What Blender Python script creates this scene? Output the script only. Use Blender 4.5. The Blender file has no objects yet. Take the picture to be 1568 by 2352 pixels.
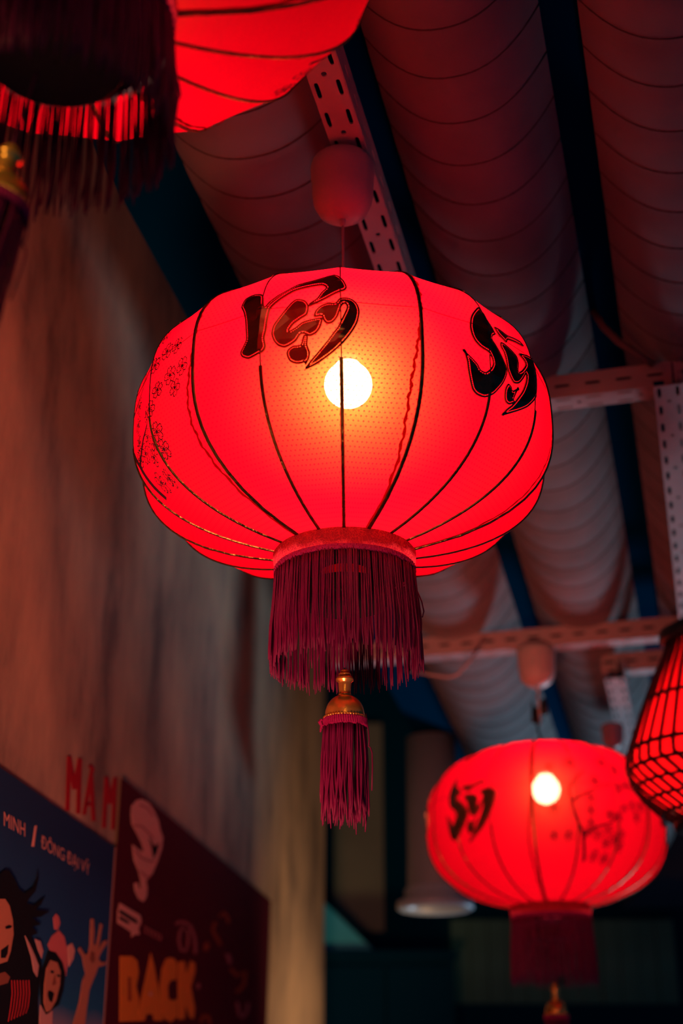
import bpy, math, random
from mathutils import Vector, Matrix
from mathutils.geometry import tessellate_polygon

random.seed(7)
S = bpy.context.scene
COL = S.collection
PITCH = math.radians(24.0)
F = 3267.0                      # focal length in pixels of the 1568 x 2352 frame
EYE = Vector((0, 0, 1.6))

# ------------------------------------------------------------------ camera, world, lamps, exposure
cam_d = bpy.data.cameras.new('camera')
cam = bpy.data.objects.new('camera', cam_d)
COL.objects.link(cam)
cam.location = EYE
cam.rotation_euler = (math.pi / 2 + PITCH, 0, 0)
cam_d.sensor_fit = 'VERTICAL'
cam_d.sensor_height = 36.0
cam_d.sensor_width = 24.0
cam_d.lens = F / 2352 * 36.0
cam_d.clip_start = 0.05
cam_d.dof.use_dof = True
cam_d.dof.focus_distance = 1.36
cam_d.dof.aperture_fstop = 3.6
S.camera = cam

world = bpy.data.worlds.new('night_air')
S.world = world
world.use_nodes = True
wb = world.node_tree.nodes['Background']
wb.inputs[0].default_value = (0.02, 0.40, 1.0, 1)
wb.inputs[1].default_value = 0.055

S.view_settings.view_transform = 'Standard'
S.view_settings.look = 'None'
S.view_settings.gamma = 1.0
S.view_settings.use_curve_mapping = False
S.view_settings.exposure = 0.0


def lamp(name, kind, loc, energy, color, size=0.1, target=None):
    d = bpy.data.lights.new(name, kind)
    d.energy = energy
    d.color = color
    if kind == 'AREA':
        d.size = size
    else:
        d.shadow_soft_size = size
    o = bpy.data.objects.new(name, d)
    COL.objects.link(o)
    o.location = loc
    if target is not None:
        o.rotation_euler = (Vector(target) - Vector(loc)).to_track_quat('-Z', 'Y').to_euler()
    return o


w_ = lamp('warm_spot', 'SPOT', (0.05, -0.20, 2.45), 4.8, (1.0, 0.52, 0.14), 0.04, (-0.06, 1.28, 1.95))
w_.data.spot_size = math.radians(26)
w_.data.spot_blend = 0.6
v_ = lamp('warm_side_spot', 'SPOT', (-0.46, 0.15, 2.30), 14.0, (1.0, 0.52, 0.14), 0.03, (-0.235, 0.776, 2.17))  # added fill for the upper left tassel dome, no visible source
v_.data.spot_size = math.radians(16)
v_.data.spot_blend = 0.6
r_ = lamp('red_wall_spot', 'SPOT', (-0.20, 0.62, 1.33), 95.0, (1.0, 0.26, 0.15), 0.10, (-0.42, 1.75, 2.02))  # unseen spot standing in for a red lantern's light on the left wall
r_.data.spot_size = math.radians(72)
r_.data.spot_blend = 0.7
c_ = lamp('street_spot', 'SPOT', (1.7, 4.5, 1.1), 170.0, (0.50, 0.78, 1.0), 0.25, (0.65, 3.0, 2.47))
c_.data.spot_size = math.radians(37)
c_.data.spot_blend = 0.5
k_ = lamp('warm_wall_end_spot', 'SPOT', (0.40, 3.30, 1.50), 24.0, (1.0, 0.54, 0.25), 0.06, (-0.15, 3.75, 2.05))  # unseen warm spot for the far end of the left wall
k_.data.spot_size = math.radians(105)
k_.data.spot_blend = 1.0


# ------------------------------------------------------------------ pixel geometry of the photograph
def ray(px, py):
    x = (px - 784) / F
    y = -(py - 1176) / F
    d = Vector((x, math.cos(PITCH) - y * math.sin(PITCH), math.sin(PITCH) + y * math.cos(PITCH)))
    return d.normalized()


def at(px, py, dist):
    return EYE + ray(px, py) * dist


def on_plane(px, py, p0, n):
    d = ray(px, py)
    return EYE + d * ((p0 - EYE).dot(n) / d.dot(n))


# ------------------------------------------------------------------ helpers
def P(o, label=None, cat=None, group=None, kind=None):
    if label:
        o['label'] = label
    if cat:
        o['category'] = cat
    if group:
        o['group'] = group
    if kind:
        o['kind'] = kind
    return o


def empty(name, loc=(0, 0, 0), parent=None):
    o = bpy.data.objects.new(name, None)
    o.empty_display_size = 0.05
    COL.objects.link(o)
    o.location = loc
    o.parent = parent
    return o


class MB:
    def __init__(self):
        self.v, self.f = [], []

    def add(self, v, f):
        b = len(self.v)
        self.v += [tuple(p) for p in v]
        self.f += [tuple(i + b for i in q) for q in f]
        return self

    def tube(self, pts, r, n=6, cap=True):
        pts = [Vector(p) for p in pts]
        m = len(pts)
        rs = r if isinstance(r, (list, tuple)) else [r] * m
        up = None
        vs, fs = [], []
        for i, p in enumerate(pts):
            t = (pts[min(i + 1, m - 1)] - pts[max(i - 1, 0)])
            t = t.normalized() if t.length > 1e-9 else Vector((0, 0, 1))
            if up is None:
                up = Vector((0, 0, 1)) if abs(t.z) < 0.9 else Vector((1, 0, 0))
            a = (up - t * up.dot(t)).normalized()
            up = a
            b = t.cross(a)
            for k in range(n):
                w = 2 * math.pi * k / n
                vs.append(p + a * math.cos(w) * rs[i] + b * math.sin(w) * rs[i])
        for i in range(m - 1):
            for k in range(n):
                fs.append((i * n + k, i * n + (k + 1) % n, (i + 1) * n + (k + 1) % n, (i + 1) * n + k))
        if cap:
            fs.append(tuple(range(n - 1, -1, -1)))
            fs.append(tuple(range((m - 1) * n, m * n)))
        return self.add(vs, fs)

    def lathe(self, prof, n=32, c=(0, 0, 0)):
        vs, fs = [], []
        c = Vector(c)
        for r, z in prof:
            for k in range(n):
                w = 2 * math.pi * k / n
                vs.append(c + Vector((r * math.cos(w), r * math.sin(w), z)))
        for i in range(len(prof) - 1):
            for k in range(n):
                fs.append((i * n + k, i * n + (k + 1) % n, (i + 1) * n + (k + 1) % n, (i + 1) * n + k))
        return self.add(vs, fs)

    def box(self, c, hx, hy, hz):
        """centre and three half-axis vectors"""
        c, hx, hy, hz = Vector(c), Vector(hx), Vector(hy), Vector(hz)
        vs = [c + hx * i + hy * j + hz * k for i in (-1, 1) for j in (-1, 1) for k in (-1, 1)]
        return self.add(vs, [(0, 1, 3, 2), (4, 6, 7, 5), (0, 4, 5, 1), (2, 3, 7, 6), (0, 2, 6, 4), (1, 5, 7, 3)])

    def ball(self, c, r, n=8, m=5):
        prof = [(max(1e-5, r * math.sin(math.pi * i / m)), -r * math.cos(math.pi * i / m)) for i in range(m + 1)]
        return self.lathe(prof, n, c)

    def ring(self, R, z, r, n=40, m=6):
        vs, fs = [], []
        for i in range(n):
            w = 2 * math.pi * i / n
            for k in range(m):
                q = 2 * math.pi * k / m
                rr = R + r * math.cos(q)
                vs.append((rr * math.cos(w), rr * math.sin(w), z + r * math.sin(q)))
        for i in range(n):
            for k in range(m):
                fs.append((i * m + k, ((i + 1) % n) * m + k, ((i + 1) % n) * m + (k + 1) % m, i * m + (k + 1) % m))
        return self.add(vs, fs)

    def mesh(self, name, mat, smooth=False):
        me = bpy.data.meshes.new(name)
        me.from_pydata(self.v, [], self.f)
        me.update()
        if mat:
            me.materials.append(mat)
        if smooth:
            me.polygons.foreach_set('use_smooth', [True] * len(me.polygons))
        return me

    def build(self, name, mat, parent=None, smooth=False):
        o = bpy.data.objects.new(name, self.mesh(name, mat, smooth))
        COL.objects.link(o)
        o.parent = parent
        return o


def inst(name, me, parent=None):
    o = bpy.data.objects.new(name, me)
    COL.objects.link(o)
    o.parent = parent
    return o


KIDS = {}


def kids(o):
    return [c for c in COL.objects if c.parent == o]


def copy_tree(o, parent=None):
    c = o.copy()
    COL.objects.link(c)
    c.parent = parent
    for k in kids(o):
        copy_tree(k, c)
    return c


# ------------------------------------------------------------------ materials
def new_mat(name):
    m = bpy.data.materials.new(name)
    m.use_nodes = True
    nt = m.node_tree
    return m, nt, nt.nodes['Principled BSDF']


def plain(name, col, rough=0.6, metal=0.0, spec=0.3, noise=0.0, scale=30.0, bump=0.0):
    m, nt, b = new_mat(name)
    b.inputs['Base Color'].default_value = (*col, 1)
    b.inputs['Roughness'].default_value = rough
    b.inputs['Metallic'].default_value = metal
    b.inputs['Specular IOR Level'].default_value = spec
    if noise or bump:
        tc = nt.nodes.new('ShaderNodeTexCoord')
        n = nt.nodes.new('ShaderNodeTexNoise')
        n.inputs['Scale'].default_value = scale
        n.inputs['Detail'].default_value = 5
        nt.links.new(tc.outputs['Object'], n.inputs['Vector'])
        if noise:
            r = nt.nodes.new('ShaderNodeMapRange')
            r.inputs['To Min'].default_value = 1 - noise
            r.inputs['To Max'].default_value = 1 + noise
            nt.links.new(n.outputs['Fac'], r.inputs['Value'])
            h = nt.nodes.new('ShaderNodeHueSaturation')
            h.inputs['Color'].default_value = (*col, 1)
            nt.links.new(r.outputs[0], h.inputs['Value'])
            nt.links.new(h.outputs[0], b.inputs['Base Color'])
        if bump:
            bp = nt.nodes.new('ShaderNodeBump')
            bp.inputs['Strength'].default_value = bump
            bp.inputs['Distance'].default_value = 0.002
            nt.links.new(n.outputs['Fac'], bp.inputs['Height'])
            nt.links.new(bp.outputs[0], b.inputs['Normal'])
    return m


def emitter(name, col, strength):
    m, nt, b = new_mat(name)
    b.inputs['Base Color'].default_value = (1, 1, 1, 1)
    b.inputs['Emission Color'].default_value = (*col, 1)
    b.inputs['Emission Strength'].default_value = strength
    return m


def fabric_mat(name, see=0.045, dotted=True, red=(0.85, 0.0012, 0.018), glow=0.062):
    """thin red nylon: light from the bulb comes through it, and a little of the bulb shows through the weave"""
    m = bpy.data.materials.new(name)
    m.use_nodes = True
    nt = m.node_tree
    nt.nodes.clear()
    N, L = nt.nodes.new, nt.links.new
    out = N('ShaderNodeOutputMaterial')
    uv = N('ShaderNodeUVMap')
    sep = N('ShaderNodeSeparateXYZ')
    L(uv.outputs[0], sep.inputs[0])

    def math_(op, a, b=None, c=None):
        n = N('ShaderNodeMath')
        n.operation = op
        for i, x in enumerate((a, b, c)):
            if x is None:
                continue
            if isinstance(x, (int, float)):
                n.inputs[i].default_value = x
            else:
                L(x, n.inputs[i])
        return n.outputs[0]
    pitch = 0.0052
    v = math_('DIVIDE', sep.outputs[1], pitch)
    row = math_('FLOOR', v)
    shift = math_('MULTIPLY', math_('FLOORED_MODULO', row, 2.0), 0.5)
    u = math_('ADD', math_('DIVIDE', sep.outputs[0], pitch), shift)
    du = math_('SUBTRACT', math_('FRACT', u), 0.5)
    dv = math_('SUBTRACT', math_('FRACT', v), 0.5)
    d = math_('SQRT', math_('ADD', math_('MULTIPLY', du, du), math_('MULTIPLY', dv, dv)))
    dot = math_('LESS_THAN', d, 0.17)
    wv = math_('MULTIPLY_ADD', math_('SINE', math_('MULTIPLY', sep.outputs[1], 2 * math.pi / 0.0013)), 0.5, 0.5)
    wu = math_('MULTIPLY_ADD', math_('SINE', math_('MULTIPLY', sep.outputs[0], 2 * math.pi / 0.0011)), 0.5, 0.5)
    weave = math_('ADD', math_('MULTIPLY', wv, 0.75), math_('MULTIPLY', wu, 0.25))
    openness = math_('MULTIPLY', math_('MULTIPLY_ADD', weave, 1.3, 0.35), math_('SUBTRACT', 1.0, math_('MULTIPLY', dot, 0.88)))
    green = math_('MULTIPLY', openness, red[1])
    comb = N('ShaderNodeCombineColor')
    comb.inputs[0].default_value = red[0]
    comb.inputs[2].default_value = red[2]
    L(green, comb.inputs[1])
    tl = N('ShaderNodeBsdfTranslucent')
    L(comb.outputs[0], tl.inputs['Color'])
    df = N('ShaderNodeBsdfDiffuse')
    df.inputs['Color'].default_value = (0.50, 0.002, 0.012, 1)
    mix1 = N('ShaderNodeMixShader')
    mix1.inputs[0].default_value = 0.22
    L(tl.outputs[0], mix1.inputs[1])
    L(df.outputs[0], mix1.inputs[2])
    tr = N('ShaderNodeBsdfTransparent')
    tr.inputs['Color'].default_value = (1.0, 0.80, 0.62, 1)
    mix2 = N('ShaderNodeMixShader')
    L(math_('MULTIPLY', openness, see), mix2.inputs[0])
    L(mix1.outputs[0], mix2.inputs[1])
    L(tr.outputs[0], mix2.inputs[2])
    # the weave also scatters light forward in a narrow lobe: the warm halo round the bulb
    fw = N('ShaderNodeBsdfRefraction')
    fw.distribution = 'GGX'
    fw.inputs['Color'].default_value = (1.0, 0.40, 0.07, 1)
    fw.inputs['Roughness'].default_value = 0.82
    fw.inputs['IOR'].default_value = 1.7
    geo = N('ShaderNodeNewGeometry')
    L(geo.outputs['Incoming'], fw.inputs['Normal'])
    mix3 = N('ShaderNodeMixShader')
    L(math_('MULTIPLY', openness, glow), mix3.inputs[0])
    L(mix2.outputs[0], mix3.inputs[1])
    L(fw.outputs[0], mix3.inputs[2])
    L(mix3.outputs[0], out.inputs[0])
    return m


def thin_mat(name, trans, diff, mix, noise_scale=None):
    m = bpy.data.materials.new(name)
    m.use_nodes = True
    nt = m.node_tree
    nt.nodes.clear()
    N, L = nt.nodes.new, nt.links.new
    out = N('ShaderNodeOutputMaterial')
    t = N('ShaderNodeBsdfTranslucent')
    t.inputs[0].default_value = (*trans, 1)
    d = N('ShaderNodeBsdfDiffuse')
    d.inputs[0].default_value = (*diff, 1)
    mx = N('ShaderNodeMixShader')
    mx.inputs[0].default_value = mix
    L(t.outputs[0], mx.inputs[1])
    L(d.outputs[0], mx.inputs[2])
    if noise_scale:
        tc = N('ShaderNodeTexCoord')
        vo = N('ShaderNodeTexVoronoi')
        vo.feature = 'DISTANCE_TO_EDGE'
        vo.inputs['Scale'].default_value = noise_scale
        no = N('ShaderNodeTexNoise')
        no.inputs['Scale'].default_value = noise_scale * 0.6
        no.inputs['Detail'].default_value = 3
        mv = N('ShaderNodeMixRGB')
        mv.inputs[0].default_value = 0.12
        L(tc.outputs['Object'], mv.inputs[1])
        L(no.outputs['Color'], mv.inputs[2])
        L(tc.outputs['Object'], no.inputs['Vector'])
        L(mv.outputs[0], vo.inputs['Vector'])
        lt = N('ShaderNodeMath')
        lt.operation = 'LESS_THAN'
        lt.inputs[1].default_value = 0.10
        L(vo.outputs['Distance'], lt.inputs[0])
        mc = N('ShaderNodeMixRGB')
        mc.inputs[1].default_value = (*trans, 1)
        mc.inputs[2].default_value = (min(1, trans[0] * 1.7), trans[1] + 0.04, trans[2] + 0.04, 1)
        L(lt.outputs[0], mc.inputs[0])
        L(mc.outputs[0], t.inputs[0])
    L(mx.outputs[0], out.inputs[0])
    return m


M = {}
M['fabric'] = fabric_mat('red_lantern_fabric')
M['fabric_soft'] = fabric_mat('red_lantern_fabric_dim_halo', 0.055, True, (0.85, 0.0012, 0.018), 0.018)  # same cloth with its bulb halo turned down, for the other lanterns
M['hem'] = thin_mat('folded_red_hem', (0.20, 0.002, 0.006), (0.12, 0.003, 0.01), 0.3)
M['brocade'] = thin_mat('red_brocade', (0.62, 0.010, 0.05), (0.55, 0.04, 0.08), 0.25, 95.0)
M['rib'] = plain('dark_wire', (0.02, 0.008, 0.01), 0.5)
M['sleeve'] = plain('gold_foil_tape', (0.16, 0.11, 0.035), 0.32, 1.0, 0.5, 0.5, 160, 1.0)
M['print'] = plain('printed_ink', (0.03, 0.002, 0.012), 0.8)
M['fringe'] = plain('maroon_rayon', (0.095, 0.001, 0.050), 0.55, 0, 0.25, 0.25, 120)
M['braid'] = plain('maroon_braid', (0.22, 0.004, 0.09), 0.7, 0, 0.2, 0.3, 300, 0.6)
M['gold'] = plain('gold_plastic', (0.85, 0.46, 0.11), 0.27, 0.85, 0.5, 0.10, 60)
M['black'] = plain('black_plastic', (0.006, 0.010, 0.016), 0.5)
M['white_plastic'] = plain('white_plastic', (0.36, 0.29, 0.28), 0.5, 0, 0.3, 0.05, 20)
M['cord'] = plain('pale_cord', (0.45, 0.36, 0.33), 0.6)
M['rail'] = plain('cream_painted_steel', (0.33, 0.24, 0.24), 0.6, 0, 0.2, 0.15, 25)
M['joist'] = plain('navy_painted_steel', (0.0, 0.018, 0.050), 0.9, 0, 0.0)
M['bulb1'] = emitter('warm_bulb_bright', (1.0, 0.72, 0.42), 180)
M['bulb2'] = emitter('warm_bulb_small', (1.0, 0.72, 0.50), 75)
M['bulb3'] = emitter('warm_bulb_soft', (1.0, 0.50, 0.40), 60)


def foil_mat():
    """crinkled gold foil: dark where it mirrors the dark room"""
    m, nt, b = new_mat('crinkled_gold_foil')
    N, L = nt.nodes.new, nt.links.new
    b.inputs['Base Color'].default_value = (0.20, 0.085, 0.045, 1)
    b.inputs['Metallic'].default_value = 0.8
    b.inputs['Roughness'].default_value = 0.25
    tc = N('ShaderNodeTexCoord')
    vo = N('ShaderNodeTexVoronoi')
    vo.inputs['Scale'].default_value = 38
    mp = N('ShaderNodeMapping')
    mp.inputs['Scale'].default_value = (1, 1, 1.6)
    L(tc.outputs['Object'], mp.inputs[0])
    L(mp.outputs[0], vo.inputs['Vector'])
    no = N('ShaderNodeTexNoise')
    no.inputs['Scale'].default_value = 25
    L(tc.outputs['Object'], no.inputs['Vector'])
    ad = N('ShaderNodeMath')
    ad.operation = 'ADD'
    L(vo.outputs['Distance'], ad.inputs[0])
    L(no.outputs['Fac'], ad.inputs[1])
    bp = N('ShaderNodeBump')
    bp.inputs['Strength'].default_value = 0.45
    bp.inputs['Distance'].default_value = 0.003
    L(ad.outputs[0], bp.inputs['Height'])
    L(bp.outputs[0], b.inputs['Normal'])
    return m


M['foil'] = foil_mat()


def panel_mat():
    m, nt, b = new_mat('pale_roof_fabric')
    N, L = nt.nodes.new, nt.links.new
    b.inputs['Roughness'].default_value = 0.85
    b.inputs['Specular IOR Level'].default_value = 0.1
    tc = N('ShaderNodeTexCoord')
    no = N('ShaderNodeTexNoise')
    no.inputs['Scale'].default_value = 5
    no.inputs['Detail'].default_value = 6
    L(tc.outputs['Object'], no.inputs['Vector'])
    cr = N('ShaderNodeValToRGB')
    cr.color_ramp.elements[0].position = 0.28
    cr.color_ramp.elements[0].color = (0.105, 0.095, 0.098, 1)
    cr.color_ramp.elements[1].position = 0.55
    cr.color_ramp.elements[1].color = (0.165, 0.148, 0.152, 1)
    L(no.outputs['Fac'], cr.inputs[0])
    L(cr.outputs[0], b.inputs['Base Color'])
    n2 = N('ShaderNodeTexNoise')
    n2.inputs['Scale'].default_value = 160
    L(tc.outputs['Object'], n2.inputs['Vector'])
    bp = N('ShaderNodeBump')
    bp.inputs['Strength'].default_value = 0.15
    bp.inputs['Distance'].default_value = 0.001
    L(n2.outputs['Fac'], bp.inputs['Height'])
    L(bp.outputs[0], b.inputs['Normal'])
    return m


def wall_mat():
    m, nt, b = new_mat('stained_plaster')
    N, L = nt.nodes.new, nt.links.new
    b.inputs['Roughness'].default_value = 0.8
    b.inputs['Specular IOR Level'].default_value = 0.2
    tc = N('ShaderNodeTexCoord')
    mp = N('ShaderNodeMapping')
    mp.inputs['Scale'].default_value = (1, 1, 0.45)
    L(tc.outputs['Object'], mp.inputs[0])
    no = N('ShaderNodeTexNoise')
    no.inputs['Scale'].default_value = 7
    no.inputs['Detail'].default_value = 7
    no.inputs['Roughness'].default_value = 0.62
    L(mp.outputs[0], no.inputs['Vector'])
    cr = N('ShaderNodeValToRGB')
    e = cr.color_ramp.elements
    e[0].position = 0.30
    e[0].color = (0.13, 0.105, 0.09, 1)
    e[1].position = 0.62
    e[1].color = (0.40, 0.30, 0.20, 1)
    x = e.new(0.46)
    x.color = (0.29, 0.225, 0.165, 1)
    L(no.outputs['Fac'], cr.inputs[0])
    n3 = N('ShaderNodeTexNoise')
    n3.inputs['Scale'].default_value = 2.2
    n3.inputs['Detail'].default_value = 3
    L(tc.outputs['Object'], n3.inputs['Vector'])
    mr = N('ShaderNodeMapRange')
    mr.inputs['From Min'].default_value = 0.3
    mr.inputs['From Max'].default_value = 0.7
    mr.inputs['To Min'].default_value = 0.7
    mr.inputs['To Max'].default_value = 1.15
    L(n3.outputs['Fac'], mr.inputs[0])
    hs = N('ShaderNodeHueSaturation')
    L(cr.outputs[0], hs.inputs['Color'])
    L(mr.outputs[0], hs.inputs['Value'])
    L(hs.outputs[0], b.inputs['Base Color'])
    bp = N('ShaderNodeBump')
    bp.inputs['Strength'].default_value = 0.4
    bp.inputs['Distance'].default_value = 0.004
    L(no.outputs['Fac'], bp.inputs['Height'])
    L(bp.outputs[0], b.inputs['Normal'])
    return m


M['panel'] = panel_mat()
M['wall'] = wall_mat()
M['thread'] = plain('seam_thread', (0.07, 0.06, 0.06), 0.9, 0, 0.0)

# ------------------------------------------------------------------ lantern shape (local frame: centre of the body, z up)
LA, LB, LQ, LH = 0.2100, 0.1335, 2.8, 0.1283  # radius, half height and fullness of the body, where it is cut
DZ = 0.0104                                   # lift of everything below the body
NR = 18
RIB0 = -0.5                                     # degrees; theta 0 faces -y, grows towards +x
main_loc = at(787, 1005, 1.445)
TILT = math.radians(-0.7)                      # the middle lantern hangs a little askew


def LR(h):
    return LA * math.sqrt(max(0.0, 1 - abs(h / LB) ** LQ))


def LN(r, h):
    """outward normal of the body as (radial, vertical)"""
    a = 2 * r / LA ** 2
    b = math.copysign(LQ * abs(h) ** (LQ - 1) / LB ** LQ, h)
    q = math.hypot(a, b)
    return a / q, b / q


def SP(th, h, off=0.0):
    """point of the fabric at angle th (radians), height h, lifted off along the normal"""
    d = (math.degrees(th) - RIB0) % 20.0
    d = min(d, 20.0 - d) / 10.0
    fac = 1 - 0.021 * (1 - (1 - d) ** 2)
    r = LR(h) * fac
    nr, nz = LN(r, h)
    r += off * nr
    z = h + off * nz
    return Vector((math.sin(th) * r, -math.cos(th) * r, z))


def hit(px, py):
    """(theta, h) where the ray of a photo pixel meets the main lantern's body"""
    d = ray(px, py)
    un = Matrix.Rotation(-TILT, 3, 'Y')
    d = un @ d
    o = un @ (EYE - main_loc)

    def g(t):
        p = o + d * t
        h = p.z / LB
        return (p.x * p.x + p.y * p.y) / (LA * 0.985) ** 2 + abs(h) ** LQ - 1
    t, best, tb = 1.1, 9.0, 1.4
    while t < 1.75:
        v = g(t)
        if v < 0:
            lo, hi = t - 0.004, t
            for _ in range(30):
                m = (lo + hi) / 2
                if g(m) < 0:
                    hi = m
                else:
                    lo = m
            tb = hi
            break
        if v < best:
            best, tb = v, t
        t += 0.004
    p = o + d * tb
    return math.atan2(p.x, -p.y), max(-LH + 0.002, min(LH - 0.002, p.z))


def smooth_loop(pts, n=3):
    """Catmull-Rom through a closed outline, softened"""
    out = []
    m = len(pts)
    for i in range(m):
        p0, p1, p2, p3 = (Vector(pts[(i + k - 1) % m]) for k in range(4))
        e1, e2 = (p1 - p0).normalized(), (p2 - p1).normalized()
        for j in range(n):
            t = j / n
            q = 0.5 * ((2 * p1) + (p2 - p0) * t + (2 * p0 - 5 * p1 + 4 * p2 - p3) * t * t + (3 * p1 - p0 - 3 * p2 + p3) * t ** 3)
            out.append(0.75 * q + 0.25 * (p1.lerp(p2, t)))
    return out


def resample(loop, step):
    pts = [Vector(p) for p in loop] + [Vector(loop[0])]
    tot = sum((pts[i + 1] - pts[i]).length for i in range(len(pts) - 1))
    n = max(8, int(round(tot / step)))
    n += n % 2
    out, i, acc = [], 0, 0.0
    for k in range(n):
        s = tot * k / n
        while acc + (pts[i + 1] - pts[i]).length < s:
            acc += (pts[i + 1] - pts[i]).length
            i += 1
        l = (pts[i + 1] - pts[i]).length
        out.append(pts[i].lerp(pts[i + 1], (s - acc) / l if l > 1e-12 else 0))
    return out


def area2(l):
    return sum(l[i].x * l[(i + 1) % len(l)].y - l[(i + 1) % len(l)].x * l[i].y for i in range(len(l)))


def inset(l, d):
    out = []
    m = len(l)
    for i in range(m):
        t = (l[(i + 1) % m] - l[i - 1]).normalized()
        out.append(l[i] + Vector((-t.y, t.x)) * d)
    return out


def fill(loop):
    """triangles of a closed 2D outline, split until they can bend with the surface"""
    tris = tessellate_polygon([[Vector((p.x, p.y, 0)) for p in loop]])
    vs = [Vector(p) for p in loop]
    work = [tuple(t) for t in tris]
    cache = {}

    def mid(a, b):
        k = (min(a, b), max(a, b))
        if k not in cache:
            vs.append((vs[a] + vs[b]) / 2)
            cache[k] = len(vs) - 1
        return cache[k]
    LIM = 0.006
    for _ in range(5):
        nxt, split = [], set()
        for t in work:
            for a, b in ((t[0], t[1]), (t[1], t[2]), (t[2], t[0])):
                if (vs[a] - vs[b]).length > LIM:
                    split.add((min(a, b), max(a, b)))
        if not split:
            break
        for t in work:
            e = [(min(t[i], t[(i + 1) % 3]), max(t[i], t[(i + 1) % 3])) in split for i in range(3)]
            a, b, c = t
            k = sum(e)
            if k == 0:
                nxt.append(t)
            elif k == 3:
                x, y, z = mid(a, b), mid(b, c), mid(c, a)
                nxt += [(a, x, z), (x, b, y), (z, y, c), (x, y, z)]
            elif k == 1:
                while not ((min(a, b), max(a, b)) in split):
                    a, b, c = b, c, a
                x = mid(a, b)
                nxt += [(a, x, c), (x, b, c)]
            else:
                while (min(c, a), max(c, a)) in split:
                    a, b, c = b, c, a
                x, y = mid(a, b), mid(b, c)
                nxt += [(a, x, c), (x, y, c), (x, b, y)]
        work = nxt
    return vs, work


# gold characters: outlines in arc metres (u = theta * LA, v = h), shared by every lantern
CH_A = [
    [(55, 325), (95, 255), (180, 225), (255, 240), (262, 335), (300, 290), (370, 230), (450, 180), (540, 130), (680, 95), (850, 62), (930, 115), (957, 170), (930, 200), (860, 222), (760, 265), (640, 312), (635, 290), (700, 250), (740, 200), (780, 165), (740, 140), (640, 150), (520, 180), (420, 240), (350, 300), (310, 350), (290, 440), (280, 520), (265, 600), (275, 670), (250, 720), (190, 748), (120, 772), (60, 750), (48, 710), (80, 650), (100, 600), (95, 500), (90, 430), (75, 370)],
    [(530, 252), (600, 265), (632, 310), (620, 380), (560, 420), (500, 465), (462, 524), (520, 490), (570, 450), (640, 428), (748, 416), (735, 490), (700, 540), (640, 568), (590, 548), (560, 552), (525, 605), (480, 640), (425, 668), (370, 657), (335, 620), (316, 560), (330, 490), (370, 425), (430, 345), (480, 285)],
    [(585, 560), (625, 565), (620, 640), (642, 705), (635, 760), (602, 815), (592, 792), (560, 802), (510, 802), (462, 778), (440, 722), (455, 680), (500, 650), (560, 640)],
    [(672, 400), (690, 350), (740, 310), (800, 296), (860, 300), (890, 268), (945, 256), (1005, 266), (1050, 308), (1067, 370), (1048, 460), (1002, 545), (930, 642), (850, 712), (760, 772), (690, 814), (598, 850), (640, 785), (720, 695), (790, 615), (850, 540), (880, 505), (930, 400), (955, 335), (940, 308), (915, 330), (880, 420), (835, 466), (785, 470), (755, 440), (740, 402), (700, 405)],
]
CH_B = [
    [(430, 180), (465, 225), (550, 350), (640, 460), (685, 545), (640, 570), (630, 620), (690, 690), (760, 790), (830, 920), (868, 1030), (852, 1120), (800, 1220), (720, 1310), (640, 1380), (530, 1422), (430, 1372), (375, 1290), (350, 1180), (325, 1030), (310, 900), (280, 790), (248, 730), (320, 800), (400, 890), (450, 960), (480, 1030), (540, 1070), (600, 1020), (638, 950), (620, 880), (570, 800), (480, 720), (410, 630), (370, 540), (345, 430), (350, 310), (380, 240)],
    [(670, 440), (760, 470), (870, 545), (960, 590), (1025, 640), (1070, 715), (980, 650), (880, 610), (860, 648), (820, 610), (750, 545)],
    [(768, 645), (830, 665), (930, 750), (1000, 840), (1022, 930), (1022, 1050), (1065, 1030), (1102, 960), (1085, 900), (1020, 800), (1100, 830), (1170, 900), (1230, 1020), (1250, 1150), (1240, 1300), (1200, 1450), (1130, 1540), (1050, 1580), (950, 1610), (785, 1652), (860, 1560), (940, 1500), (1020, 1400), (1080, 1300), (1112, 1180), (1112, 1080), (1080, 1150), (1030, 1212), (965, 1205), (910, 1110), (870, 1000), (850, 880), (820, 780), (775, 710)],
    [(880, 1212), (930, 1260), (945, 1310), (1028, 1268), (1000, 1330), (960, 1430), (978, 1470), (900, 1502), (850, 1470), (828, 1400), (835, 1290)],
]


def to_arc(pts, sx, ox, oy):
    out = []
    for x, y in pts:
        th, h = hit(ox + x * sx, oy + y * sx)
        out.append(Vector((th * LA, h)))
    return out


ARC_A = [to_arc(p, 1 / 3.7333, 540, 620) for p in CH_A]
ARC_B = [to_arc(p, 260 / 1568, 1020, 680) for p in CH_B]


def stroke_mesh(arc, name, turn):
    """one foil stroke: a rim, a row of needle holes that let the light through, and the foil inside"""
    mb = MB()
    loop = resample(smooth_loop(arc, 3), 0.00092)
    if area2(loop) < 0:
        loop.reverse()
    l1, l2 = inset(loop, 0.0016), inset(loop, 0.0023)
    n = len(loop)

    def pt(p, off=0.0016):
        return SP(p.x / LA + turn, p.y, off)
    vs = [pt(p) for p in loop] + [pt(p) for p in l1] + [pt(p) for p in l2]
    fs = []
    for i in range(n):
        j = (i + 1) % n
        fs.append((i, j, n + j, n + i))
        if i % 2:
            fs.append((n + i, n + j, 2 * n + j, 2 * n + i))
    vs += [pt(p, 0.0004) for p in loop]                     # turned-down edge
    for i in range(n):
        j = (i + 1) % n
        fs.append((3 * n + i, 3 * n + j, j, i))
    mb.add(vs, fs)
    fv, ft = fill(l2)
    mb.add([pt(p, 0.0018) for p in fv], ft)
    return mb.mesh(name, M['foil'])


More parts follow.
